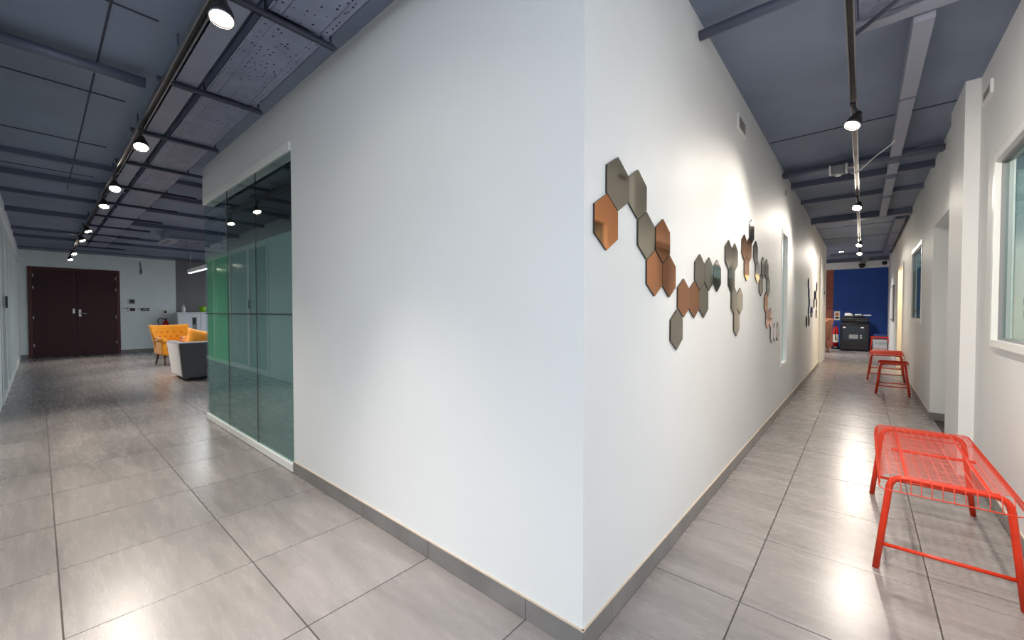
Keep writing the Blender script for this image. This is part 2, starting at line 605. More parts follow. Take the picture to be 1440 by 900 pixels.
# skirting tiles
def skirting(name, axis, face, cuts, mtl=M_SKIRT):
    root = bpy.data.objects.new(name, None)
    COL.objects.link(root)
    root['kind'] = 'structure'
    for a, b in zip(cuts, cuts[1:]):
        if axis == 'x':
            box('skirting_tile', mtl, root, a + 0.0015, b - 0.0015, min(face, face + 0.008), max(face, face + 0.008), 0, 0.078)
        elif axis == 'y':
            box('skirting_tile', mtl, root, min(face, face - 0.008), max(face, face - 0.008), a + 0.0015, b - 0.0015, 0, 0.078)
        else:
            box('skirting_tile', mtl, root, face, face + 0.008, a + 0.0015, b - 0.0015, 0, 0.078)
    a, b = cuts[0], cuts[-1]
    if axis == 'x':
        box('sealant_bead', M_BEAD, root, a, b, face + 0.002, face + 0.009, 0.078, 0.083)
    elif axis == 'y':
        box('sealant_bead', M_BEAD, root, face - 0.009, face - 0.002, a, b, 0.078, 0.083)
    else:
        box('sealant_bead', M_BEAD, root, face + 0.002, face + 0.009, a, b, 0.078, 0.083)
    return root


skirting('baseboard_left', 'x', YA, [-3.06, -2.69, -2.105, -1.521, -0.937, XB])
skirting('baseboard_right', 'y', XB, [YA] + [1.37 + k * T for k in range(20)] + [12.82])
skirting('baseboard_right_wall', 'r', XR, [1.7 + k * T for k in range(5)] + [4.21])
struct(box('baseboard_alcove', M_SKIRT, None, 0.548, 0.84, 6.161, 6.169, 0, 0.078))
skirting('baseboard_far_right', 'r', 0.548, [6.17 + k * T for k in range(7)])

# ------------------------------------------------------------------ glass front (window_1)
w1 = struct(MB().box(GE - 0.045, -3.062, yw, yw + WT, 2.345, CL + 0.04).build('window_1', M_WALL))
box('header_trim', M_ALU, w1, GE + 0.01, -3.064, YA - 0.006, YA + 0.09, 2.283, 2.345, bev=0.003)
box('bottom_rail', M_ALU, w1, GE + 0.03, -3.063, YA - 0.004, YA + 0.05, 0.004, 0.062, bev=0.003)
gx = [GE + 0.03, -4.555, -3.79, -3.063]
for k, (a, b) in enumerate(zip(gx, gx[1:])):
    p = box('glass_pane', M_GLASS, w1, a + 0.002, b - 0.002, YA + 0.006, YA + 0.012, 0.062, 2.283)
    if k == 0:
        box('green_film', M_GREEN, p, a + 0.03, b - 0.012, YA + 0.0195, YA + 0.0205, 0.645, 1.70)
    box('frosted_film', M_FILM, p, a + 0.003, b - 0.003, YA + 0.022, YA + 0.023, 0.062, 1.728)
    box('middle_strip', M_JOINT, p, a + 0.003, b - 0.003, YA + 0.003, YA + 0.0058, 1.122, 1.134)
for x in gx[1:3]:
    box('glass_joint', M_JOINT, w1, x - 0.002, x + 0.002, YA + 0.005, YA + 0.013, 0.062, 2.283)

# ------------------------------------------------------------------ left corridor: outer partition, end wall, double door
pl = MB()
pl.box(-7.9, -2.2, YL - 0.12, YL, 0, CL + 0.02)
pl.box(XE, -7.9, YL - 0.12, YL + 0.004, 2.41, CL + 0.02)
pl.box(XE, -7.9, YL - 0.9, YL - 0.8, 0, CL)
struct(pl.build('wall_left', M_END))
w5 = struct(box('window_5', M_ALU, None, XE, -7.9, YL - 0.05, YL + 0.012, 2.33, 2.41))
box('bottom_rail', M_ALU, w5, XE, -7.9, YL - 0.05, YL + 0.012, 0.004, 0.09)
px = [-7.94, -8.95, -10.1, -11.3, -12.5, -13.9, XE + 0.04]
for k, x in enumerate(px):
    w = 0.035 if k != 1 else 0.06
    box('mullion', M_ALU, w5, x - w, x + w, YL - 0.05, YL + 0.014, 0.09, 2.33)
for a, b in zip(px, px[1:]):
    box('frosted_pane', M_FROST, w5, b + 0.035, a - 0.035, YL - 0.03, YL - 0.02, 0.09, 2.33)
box('lock_plate', M_BLACK, w5, -8.9, -8.86, YL + 0.01, YL + 0.03, 1.2, 1.36)

we = MB()
we.box(XE - 0.12, XE, YL - 0.9, -0.165, 0, CL + 0.02)
we.box(XE - 0.12, XE, -0.165, 1.475, 2.265, CL + 0.02)
we.box(XE - 0.12, XE, 1.475, 2.68, 0, CL + 0.02)
we.box(XE - 0.2, XE - 0.12, -0.4, 1.7, 0, 2.5)  # unseen backing added to block light shining through the door gaps
struct(we.build('wall_left_end', M_END))
struct(box('wall_lounge_end', M_WALLG, None, XE - 0.12, XE, 2.68, 6.2, 0, CL + 0.02))
be = struct(box('baseboard_left_end', M_SKIRT, None, XE, XE + 0.01, 1.48, 2.6, 0, 0.09))
box('baseboard_piece', M_SKIRT, be, XE, XE + 0.01, YL + 0.01, -0.165, 0, 0.09)

d1 = struct(MB().box(XE - 0.02, XE + 0.02, -0.163, -0.09, 0, 2.262).box(XE - 0.02, XE + 0.02, 1.40, 1.474, 0, 2.262).box(XE - 0.02, XE + 0.02, -0.09, 1.40, 2.20, 2.262).build('door_1', M_MAROON2))
for y0, y1 in ((-0.088, 0.653), (0.659, 1.398)):
    lf = box('door_leaf', M_MAROON, d1, XE - 0.015, XE + 0.012, y0, y1, 0.008, 2.198, bev=0.003)
    hy = y0 + 0.01 if y0 < 0 else y1 - 0.01
    for z in (0.3, 1.0, 1.75, 2.05):
        MB().tube([(XE + 0.018, hy, z - 0.05), (XE + 0.018, hy, z + 0.05)], 0.012, 8).build('hinge', M_STEEL, lf)
    if y0 > 0:
        MB().box(XE + 0.012, XE + 0.02, y0 + 0.03, y0 + 0.075, 1.02, 1.2).tube([(XE + 0.02, y0 + 0.05, 1.1), (XE + 0.06, y0 + 0.05, 1.1), (XE + 0.06, y0 + 0.17, 1.1)], 0.01, 8).build('handle', M_STEEL, lf)
    else:
        MB().box(XE + 0.012, XE + 0.02, y1 - 0.07, y1 - 0.03, 1.1, 1.22).build('lock_plate', M_STEEL, lf)

# small things on the end wall
def wall_box(name, label, cat, y, z, w, h, m1, m2):
    t = thing(name, label, cat, (XE, y, z))
    box('back_box', m1, t, 0, 0.03, -w / 2, w / 2, -h / 2, h / 2, bev=0.004)
    box('face', m2, t, 0.03, 0.036, -w * 0.32, w * 0.32, -h * 0.3, h * 0.3)
    return t


wall_box('access_panel', 'dark access panel right of the maroon door, upper of the two', 'panel', 1.718, 1.43, 0.12, 0.13, M_GREY, M_BLACK)
wall_box('intercom_box', 'white intercom box right of the maroon door, lower of the two', 'intercom', 1.72, 1.205, 0.17, 0.14, M_WHITE, M_BLACK)
wall_box('card_reader', 'dark horizontal card reader on end wall beside the intercom', 'reader', 1.99, 1.21, 0.17, 0.08, M_BLACK, M_GREY)
wall_box('extinguisher_sign', 'small dark sign on end wall above the fire extinguisher', 'sign', 2.43, 1.14, 0.08, 0.12, M_LABEL, M_BLACK)
t = thing('wall_conduit', 'thin grey conduit running sideways across the end wall', 'conduit', (XE, 1.5, 1.24))
MB().tube([(0.008, 0, 0), (0.008, 0.16, 0)], 0.006, 6).build('conduit_run', M_GREY, t)
MB().tube([(0.008, 0.33, 0), (0.008, 0.40, 0)], 0.006, 6).build('conduit_run', M_GREY, t)
t = thing('hanging_cable', 'short dark cable end hanging on the wall right of the double door', 'cable', (XE, 1.91, 2.44))
MB().tube([(0.012, -0.02, 0.12), (0.012, 0, -0.02), (0.02, 0.02, -0.2), (0.012, 0.0, -0.24), (0.012, -0.01, -0.1)], 0.011, 6).build('cable_loop', M_PIPE, t)


def extinguisher(name, label, loc, h=0.5, r=0.075):
    t = thing(name, label, 'extinguisher', loc)
    MB().lathe([(0, 0), (r, 0), (r, h * 0.72), (r * 0.8, h * 0.84), (r * 0.3, h * 0.92), (r * 0.3, h * 0.96), (0, h * 0.96)], 20).build('cylinder_body', M_FIRE, t)
    MB().lathe([(r + 0.002, h * 0.2), (r + 0.002, h * 0.55)], 20).build('paper_label', M_LABEL, t)
    MB().box(-0.02, 0.02, -0.02, 0.02, h * 0.95, h * 1.02).box(-0.015, 0.1, -0.012, 0.012, h * 1.02, h * 1.05).box(-0.015, 0.09, -0.012, 0.012, h * 0.97, h * 0.99).build('valve_lever', M_BLACK, t)
    MB().tube([(0, -0.01, h), (0, -r * 1.5, h * 1.08), (0, -r * 2.4, h * 0.95), (0, -r * 1.9, h * 0.6), (0, -r * 1.3, h * 0.3)], 0.014, 8).build('hose', M_BLACK, t)
    return t


extinguisher('fire_extinguisher', 'red fire extinguisher with black hose on end wall behind the yellow armchair', (XE + 0.12, 2.42, 0.42), 0.5)

# ------------------------------------------------------------------ lounge: cabinet, bottle, pot, armchair, sofa, cushion, hanging lamp
t = thing('storage_cabinet', 'white storage cabinet at far left behind the sofa', 'cabinet', (-15.2, 3.4, 0))
box('carcass', M_CAB, t, -0.22, 0.2, -0.78, 1.0, 0.06, 1.10)
box('worktop', M_CAB, t, -0.23, 0.24, -0.79, 1.01, 1.10, 1.125)
box('plinth', M_BLACK, t, -0.2, 0.16, -0.76, 0.98, 0, 0.06)
for y0, y1 in ((-0.775, -0.245), (-0.23, 0.37), (0.385, 0.995)):
    d = box('door', M_CAB, t, 0.202, 0.22, y0, y1, 0.07, 1.09, bev=0.002)
d1b = [c for c in t.children if c.name.startswith('door')][0]
nb = box('notice', M_GREY, d1b, 0.2205, 0.224, -0.44, -0.33, 0.56, 0.98)
box('notice_print', M_BLACK, nb, 0.2245, 0.2255, -0.43, -0.36, 0.76, 0.96)
t = thing('spray_bottle', 'small white bottle standing on the white cabinet', 'bottle', (-15.1, 2.78, 1.125))
MB().lathe([(0, 0), (0.045, 0), (0.045, 0.13), (0.02, 0.16)], 16).build('bottle_body', M_WHITE, t)
MB().lathe([(0.022, 0.16), (0.022, 0.21), (0, 0.21)], 12).build('cap', M_WHITE, t)
t = thing('plant_pot', 'lime green plant pot on the white cabinet', 'pot', (-15.1, 3.24, 1.125))
MB().lathe([(0, 0.0), (0.075, 0), (0.1, 0.17), (0.092, 0.17), (0.085, 0.14), (0, 0.14)], 20).build('pot', M_LIME, t)
MB().lathe([(0.085, 0.141), (0, 0.15)], 16).build('soil', M_WOOD, t)


def rbox(name, m, parent, *a, bev=0.04, seg=4):
    return MB().box(*a, bev=bev, seg=seg).build(name, m, parent, smooth=True)


# yellow tufted armchair, front is local +x
t = thing('tufted_armchair', 'mustard yellow tufted armchair with splayed wooden legs', 'armchair', (-11.38, 1.90, 0), R(8))
t.scale = (1, 0.82, 1)


def shell(u, v):
    a = -1 + 2 * v                                   # across
    # closed profile around the back's thickness
    k = u * 4
    Hh = 0.83 + 0.015 * a * a
    zb = 0.24
    xf = lambda z: -0.20 - 0.20 * (z - 0.3) + 0.16 * a * a
    yy = lambda z: a * (0.31 + 0.11 * max(0, (z - 0.4)) / 0.43)
    if k < 1:
        z = zb + (Hh - zb) * k
        return Vector((xf(z), yy(z), z))
    if k < 2:
        s = k - 1
        z = Hh + 0.02 * math.sin(PI * s)
        return Vector((xf(Hh) - 0.09 * s, yy(Hh), z))
    if k < 3:
        s = k - 2
        z = Hh - (Hh - zb) * s
        return Vector((xf(z) - 0.09, yy(z), z))
    s = k - 3
    return Vector((xf(zb) - 0.09 * (1 - s), yy(zb), zb))


m = MB()
m.grid(shell, 40, 18, closed_u=True)
for j in (0, 18):
    vs = [v for v in m.bm.verts]
rows = 19
allv = list(m.bm.verts)
for j in (0, 18):
    m.bm.faces.new([allv[i * rows + j] for i in range(40)])
bk = m.build('backrest', M_YEL, t)
for row, z in enumerate((0.50, 0.60, 0.70)):
    for k in range(5 if row % 2 == 0 else 4):
        a = (-0.7 + 0.35 * k) if row % 2 == 0 else (-0.52 + 0.35 * k)
        p = Vector((-0.20 - 0.20 * (z - 0.3) + 0.16 * a * a, a * (0.31 + 0.11 * max(0, z - 0.4) / 0.43), z))
        MB().lathe([(0, 0.008), (0.016, 0.005), (0.018, -0.004)], 8, Matrix.Translation(p) @ Matrix.Rotation(PI / 2, 4, 'Y')).build('button', M_YEL2, bk)
for s in (-1, 1):
    m = MB()
    m.box(-0.2, 0.27, 0.27 * s - 0.06, 0.27 * s + 0.06, 0.24, 0.54, bev=0.03, seg=3)
    m.tube([(-0.2, 0.285 * s, 0.54), (0.0, 0.285 * s, 0.545), (0.285, 0.285 * s, 0.535)], 0.062, 14)
    m.build('arm', M_YEL, t, smooth=True)
rbox('seat_base', M_YEL, t, -0.25, 0.26, -0.27, 0.27, 0.22, 0.34, bev=0.02)
rbox('seat_cushion', M_YEL, t, -0.22, 0.28, -0.208, 0.208, 0.34, 0.45, bev=0.04)
for sx, sy in ((1, -1), (1, 1), (-1, -1), (-1, 1)):
    p0 = Vector((0.19 * sx - 0.02, 0.23 * sy, 0.23))
    p1 = p0 + Vector((0.03 * sx, 0.01 * sy, -0.1))
    p2 = p0 + Vector((0.07 * sx, 0.03 * sy, -0.23))
    MB().tube([p0, p1, p2], 0.02, 8, radii=[0.034, 0.026, 0.016]).build('leg', M_WOOD, t)

# grey sofa, its back towards the camera
t = thing('grey_sofa', 'grey velvet sofa with flared sides seen from behind, left of the glass front', 'sofa', (-8.87, 2.35, 0))
def flare(x0, x1, y0, y1, z0, z1, f0, f1, g0, g1, bev=0.035):
    """box whose top is shifted outward: f on x faces, g on y faces"""
    b = MB()
    b.box(x0, x1, y0, y1, z0, z1, bev=bev, seg=3)
    for v in b.bm.verts:
        k = (v.co.z - z0) / (z1 - z0)
        sx = (v.co.x - x0) / (x1 - x0)
        sy = (v.co.y - y0) / (y1 - y0)
        v.co.x += k * (f1 * sx - f0 * (1 - sx))
        v.co.y += k * (g1 * sy - g0 * (1 - sy))
    return b
flare(0.25, 0.44, -0.82, 0.82, 0.05, 0.64, 0.0, 0.05, 0.06, 0.06, bev=0.03).build('backrest', M_SOFA, t, smooth=True)
flare(-0.42, 0.40, -0.822, -0.71, 0.05, 0.638, 0.05, 0.0, 0.06, -0.03, bev=0.03).build('arm', M_SOFA, t, smooth=True)
flare(-0.42, 0.40, 0.71, 0.822, 0.05, 0.638, 0.05, 0.0, -0.03, 0.06, bev=0.03).build('arm', M_SOFA, t, smooth=True)
rbox('seat_cushion', M_SOFA, t, -0.42, 0.25, -0.65, 0.65, 0.2, 0.38, bev=0.05)
box('base_frame', M_SOFA, t, -0.4, 0.26, -0.65, 0.65, 0.06, 0.2)
box('plinth', M_BLACK, t, -0.36, 0.38, -0.74, 0.74, 0, 0.05)
cu = MB()


def pillow(u, v):
    a, b = u * 2 - 1, v * 2 - 1
    th = 0.075 * ((1 - a ** 4) * (1 - b ** 4)) ** 0.6
    return Vector((a * 0.19 * (1 - 0.1 * (1 - b * b)), b * 0.21 * (1 - 0.1 * (1 - a * a)), th))


cu.grid(pillow, 14, 14)
cu.grid(lambda u, v: Vector((pillow(u, v).x, pillow(u, v).y, -pillow(u, v).z)), 14, 14)
bmesh.ops.remove_doubles(cu.bm, verts=cu.bm.verts[:], dist=0.001)
o = cu.build('throw_cushion', M_YEL, None, (-8.95, 1.87, 0.645))
o.rotation_euler = (Matrix.Rotation(R(4), 3, 'Z') @ Matrix.Rotation(R(72), 3, 'Y') @ Matrix.Rotation(R(-15), 3, 'Z')).to_euler()
tag(o, 'mustard yellow cushion leaning in the grey sofa', 'cushion')

t = thing('linear_pendant', 'white linear ceiling lamp hanging in the far lounge beside the glass', 'lamp', (-10.0, 2.2, 2.0))
box('lamp_body', M_WHITE, t, -1.35, 1.2, -0.03, 0.03, 0.0, 0.08)
box('diffuser', M_LED, t, -1.33, 1.18, -0.027, 0.027, -0.006, 0.0)
for x in (-1.2, 1.0):
    MB().tube([(x, 0, 0.08), (x, 0, CL - 2.0)], 0.003, 6).build('suspension_wire', M_STEEL, t)

t = thing('cassette_air_conditioner', 'grey ceiling cassette air conditioner above the lounge', 'air conditioner', (-10.3, 2.05, 2.5))
box('casing', M_TRUNK, t, -0.42, 0.42, -0.42, 0.42, 0.04, CL - 2.5)
fr = box('grille_frame', M_TRUNK, t, -0.48, 0.48, -0.48, 0.48, 0.0, 0.04, bev=0.01)
for k in range(6):
    box('grille_slat', M_PIPE, fr, -0.3, 0.3, -0.25 + k * 0.09, -0.2 + k * 0.09, -0.008, 0.0)
for (a, b, c, d) in ((-0.44, -0.37, -0.3, 0.3), (0.37, 0.44, -0.3, 0.3), (-0.3, 0.3, -0.44, -0.37), (-0.3, 0.3, 0.37, 0.44)):
    box('air_flap', M_PIPE, fr, a, b, c, d, -0.006, 0.0)

# ------------------------------------------------------------------ right corridor: right-hand walls
XW = XR + 0.008
m = MB()
m.box(XW, XW + 0.14, 1.7, 2.2, 0, CR + 0.02)
m.box(XW, XW + 0.14, 2.2, 3.70, 0, 0.95)
m.box(XW, XW + 0.14, 2.2, 3.70, 2.06, CR + 0.02)
m.box(XW, XW + 0.14, 3.70, 4.22, 0, CR + 0.02)
struct(m.build('wall_right', M_WALL))
m = MB()
m.box(0.521, 0.75, 4.22, 4.82, 0, CR + 0.02)
struct(m.build('trim_1', M_WALL))
m = MB()
xf = 0.556
m.box(xf, 0.75, 4.82, 6.17, 2.04, CR + 0.02)
m.box(xf, 0.9, 6.17, 7.18, 0, CR + 0.02)
m.box(xf, 0.7, 7.18, 8.55, 0, 1.0)
m.box(xf, 0.7, 7.18, 8.55, 2.05, CR + 0.02)
m.box(xf, 0.9, 8.55, 10.15, 0, CR + 0.02)
m.box(xf, 0.7, 10.15, 11.5, 2.05, CR + 0.02)
m.box(xf, 0.7, 11.5, YE + 0.1, 0, CR + 0.02)
m.box(0.88, 0.98, 4.82, 6.17, 0, CR)
struct(m.build('wall_far_right', M_WALL))
d3 = struct(box('door_3', M_WALL, None, 0.84, 0.88, 4.86, 6.13, 0.005, 2.04))
MB().tube([(0.84, 6.0, 1.03), (0.80, 6.0, 1.03), (0.80, 5.88, 1.03)], 0.01, 8).build('handle', M_STEEL, d3)


def wall_window(name, x, y0, y1, z0, z1, fw, proud, m_in, sash=True):
    f = MB()
    f.box(x - proud, x + 0.06, y0, y0 + fw, z0, z1)
    f.box(x - proud, x + 0.06, y1 - fw, y1, z0, z1)
    f.box(x - proud, x + 0.06, y0 + fw, y1 - fw, z0, z0 + fw)
    f.box(x - proud, x + 0.06, y0 + fw, y1 - fw, z1 - fw, z1)
    w = struct(f.build(name, M_ALU))
    if sash:
        g = MB()
        a, b, c, d = y0 + fw, y1 - fw, z0 + fw, z1 - fw
        q = 0.012
        g.box(x + 0.006, x + 0.05, a, a + q, c, d).box(x + 0.006, x + 0.05, b - q, b, c, d).box(x + 0.006, x + 0.05, a + q, b - q, c, c + q).box(x + 0.006, x + 0.05, a + q, b - q, d - q, d)
        g.build('inner_bead', M_GREY, w)
    box('glass_pane', M_GLASS2, w, x + 0.02, x + 0.026, y0 + fw + 0.004, y1 - fw - 0.004, z0 + fw + 0.004, z1 - fw - 0.004)
    return w


w2 = wall_window('window_2', XW, 2.2, 3.70, 0.945, 2.065, 0.04, 0.02, None)
w3 = wall_window('window_3', xf, 7.18, 8.55, 1.0, 2.05, 0.05, 0.008, None)
box('frosted_film', M_FILM, [c for c in w3.children if c.name.startswith('glass')][0], xf + 0.030, xf + 0.031, 7.236, 8.494, 1.056, 1.76)
box('middle_rail', M_JOINT, w3, xf + 0.012, xf + 0.02, 7.23, 8.5, 1.14, 1.155)
# room behind the near window and the far window
m = MB()
m.box(2.4, 2.5, 1.7, 10.0, 0, CR)
m.box(XW + 0.14, 2.4, 1.7, 1.8, 0, CR)
m.box(XW + 0.14, 2.4, 4.3, 4.4, 0, CR)
m.box(XW + 0.14, 2.4, 6.4, 6.5, 0, CR)
m.box(XW + 0.14, 2.4, 9.9, 10.0, 0, CR)
struct(m.build('wall_rooms_right', M_TEALROOM))
m = MB()
m.box(0.70, 2.5, 1.7, 10.0, CR, CR + 0.1)
struct(m.build('ceiling_rooms_right', M_CEIL))
t = thing('coat_rack', 'dark rounded objects hanging inside the room behind the near right window', 'rack', (0.92, 3.28, 0.9))
MB().tube([(0, 0, -0.9), (0, 0, 0.75)], 0.012, 8).build('pole', M_BLACK, t)
MB().lathe([(0, -0.9), (0.12, -0.9), (0.12, -0.88), (0, -0.87)], 16).build('foot', M_BLACK, t)
for z in (0.33, 0.22, 0.12):
    MB().lathe([(0, z - 0.055), (0.04, z - 0.045), (0.055, z), (0.04, z + 0.045), (0, z + 0.055)], 16).build('round_knob', M_BLACK, t)

# lit room behind the far doorway on the right
m = MB()
m.box(2.0, 2.1, 10.05, 11.6, 0, CR)
m.box(0.7, 2.0, 11.5, 11.6, 0, CR)
m.box(0.9, 2.0, 10.02, 10.12, 0, CR)
m.box(0.7, 2.1, 10.05, 11.6, 2.6, CR)
struct(m.build('wall_lit_room', M_WARMWALL))
d2 = MB()
d2.box(xf - 0.015, xf + 0.05, 10.15, 10.21, 0, 2.05).box(xf - 0.015, xf + 0.05, 11.44, 11.5, 0, 2.05).box(xf - 0.015, xf + 0.05, 10.21, 11.44, 1.99, 2.05)
d2 = struct(d2.build('door_2', M_ALU))
t = thing('framed_picture', 'small dark framed picture in the lit doorway on the right', 'picture', (0.95, 11.49, 1.05))
MB().box(-0.13, 0.13, -0.02, 0, 0, 0.02).box(-0.13, 0.13, -0.02, 0, 0.26, 0.28).box(-0.13, -0.11, -0.02, 0, 0.02, 0.26).box(0.11, 0.13, -0.02, 0, 0.02, 0.26).build('frame', M_BLACK, t)
box('print', M_PAPER, t, -0.11, 0.11, -0.012, 0, 0.02, 0.26)
t = thing('wall_notice', 'yellow notice high inside the lit doorway on the right', 'notice', (0.95, 11.497, 1.7))
box('sheet', M_YNOTE, t, -0.1, 0.1, -0.004, 0, 0, 0.22)
pt = bpy.data.lights.new('lit_room_lamp', 'POINT')
pt.energy = 30; pt.color = (1, 0.86, 0.62); pt.shadow_soft_size = 0.1
po = bpy.data.objects.new('lit_room_lamp', pt); COL.objects.link(po); po.location = (1.3, 10.8, 2.3)
t = thing('notice_board', 'narrow white framed board on the far right wall', 'board', (xf, 13.4, 1.35))
box('board_frame', M_GREY, t, -0.025, 0, -0.5, 0.5, -0.42, 0.42)
box('board_face', M_WHITE, t, -0.03, -0.025, -0.46, 0.46, -0.38, 0.38)

# narrow window in the mirror wall and door at its far end
f = MB()
x0 = xw
f.box(x0 - 0.06, x0 + 0.006, 5.46, 5.50, 0.51, 2.08).box(x0 - 0.06, x0 + 0.006, 5.91, 5.95, 0.51, 2.08).box(x0 - 0.06, x0 + 0.006, 5.50, 5.91, 0.51, 0.55).box(x0 - 0.06, x0 + 0.006, 5.50, 5.91, 2.04, 2.08)
w4 = struct(f.build('window_4', M_ALU))
box('glass_pane', M_GLASS, w4, x0 - 0.035, x0 - 0.03, 5.504, 5.906, 0.554, 2.036)
d4 = MB()
d4.box(x0, x0 + 0.02, 10.75, 10.83, 0, 2.3).box(x0, x0 + 0.02, 12.2, 12.28, 0, 2.3).box(x0, x0 + 0.02, 10.83, 12.2, 2.22, 2.3)
d4 = struct(d4.build('door_4', M_ALU))
lf = box('door_leaf', M_CAB, d4, x0, x0 + 0.012, 10.84, 12.19, 0.01, 2.21)
box('lock_plate', M_BLACK, lf, x0 + 0.012, x0 + 0.02, 11.95, 12.02, 1.55, 1.62)


# ventilation grilles
def vent(label, x, y, z, w, h, s):
    t = thing('air_vent', label, 'vent', (x, y, z))
    b = 0.014
    m = MB()
    for (a0, a1, c0, c1) in ((-w / 2, w / 2, -h / 2, -h / 2 + b), (-w / 2, w / 2, h / 2 - b, h / 2), (-w / 2, -w / 2 + b, -h / 2 + b, h / 2 - b), (w / 2 - b, w / 2, -h / 2 + b, h / 2 - b)):
        m.box(min(0, s * 0.014), max(0, s * 0.014), a0, a1, c0, c1)
    m.build('vent_frame', M_WHITE, t)
    box('dark_back', M_SEAM_SHADE, t, min(0, s * 0.002), max(0, s * 0.002), -w / 2 + b, w / 2 - b, -h / 2 + b, h / 2 - b)
    n = 6
    for k in range(n):
        zc = -h / 2 + b + (h - 2 * b) * (k + 0.5) / n
        MB().prism([(s * 0.002, -w / 2 + b, zc + 0.004), (s * 0.004, -w / 2 + b, zc + 0.006), (s * 0.012, -w / 2 + b, zc - 0.004), (s * 0.010, -w / 2 + b, zc - 0.006)], (0, w - 2 * b, 0)).build('vent_slat', M_GREY, t)
    return t


vent('white slatted air vent high on wall above the mirror mosaic', xw, 3.40, 2.515, 0.26, 0.115, 1)
vent('small air vent high on the mirror wall past the conduit pipe', xw, 5.67, 2.525, 0.2, 0.11, 1)
vent('white slatted air vent high on the right wall by the column', XW, 3.99, 2.55, 0.24, 0.085, -1)

# ------------------------------------------------------------------ hexagon mirror mosaics
def hexes(root, x, lst, m_edge):
    r = 0.1
    for y, z, mm in lst:
        m = MB()
        pts = []
        for k in range(6):
            a = PI / 2 + k * PI / 3
            pts.append((0, 0.99 * r * math.cos(a), 0.99 * r * math.sin(a)))
        m.prism(pts, (0.007, 0, 0))
        o = m.build('hexagon_mirror', mm, root, (0, y, z))
        o.data.materials.append(m_edge)
        for p in o.data.polygons:
            p.material_index = 0 if p.normal.x > 0.5 else 1
        # tiny unevenness of hand-stuck pieces
        o.rotation_euler = (0, rnd.uniform(-0.006, 0.006), rnd.uniform(-0.008, 0.008))
        o.location.x = 0.0012


C_, G_, D_ = M_COPPER, M_BRONZE, M_SMOKE
art = thing('mirror_mosaic', 'winding trail of copper and grey hexagon mirror tiles on the white wall by the corner', 'wall art', (xw, 0, 0))
hexes(art, xw, [
    (1.317, 1.466, C_), (1.404, 1.620, G_), (1.580, 1.620, G_), (1.669, 1.468, G_), (1.855, 1.470, C_), (1.760, 1.316, C_), (1.938, 1.316, C_),
    (2.143, 1.218, C_), (2.046, 1.060, G_), (2.316, 1.214, C_), (2.410, 1.370, G_), (2.590, 1.370, G_), (2.490, 1.214, G_), (2.770, 1.373, G_),
    (3.050, 1.534, G_), (3.227, 1.534, G_), (3.140, 1.380, G_), (3.225, 1.226, G_), (3.402, 1.226, G_), (3.300, 1.070, G_),
    (3.530, 1.642, C_), (3.708, 1.642, C_), (3.800, 1.800, G_), (3.620, 1.487, C_),
    (3.965, 1.647, D_), (4.050, 1.490, D_), (4.312, 1.546, G_), (4.495, 1.546, G_), (4.222, 1.386, D_), (4.590, 1.390, G_),
    (4.480, 1.235, C_), (4.566, 1.081, C_), (4.750, 1.085, C_), (4.835, 0.932, G_), (5.020, 0.932, G_), (5.205, 0.935, G_)], M_EDGE)
art2 = thing('hexagon_mosaic', 'dark hexagon tile mosaic on the same wall farther down the corridor', 'wall art', (xw, 0, 0))
N_ = M_NAVYM
hexes(art2, xw, [(8.42, 1.615, N_), (8.51, 1.460, N_), (8.60, 1.305, N_), (8.51, 1.150, N_), (8.20, 0.985, N_), (8.60, 0.990, N_), (8.95, 1.142, N_), (9.14, 1.142, N_),
                 (9.50, 1.300, N_), (9.60, 1.455, N_), (9.85, 1.470, N_), (10.05, 1.636, N_), (10.05, 1.310, N_), (10.02, 1.110, N_)], M_EDGE)


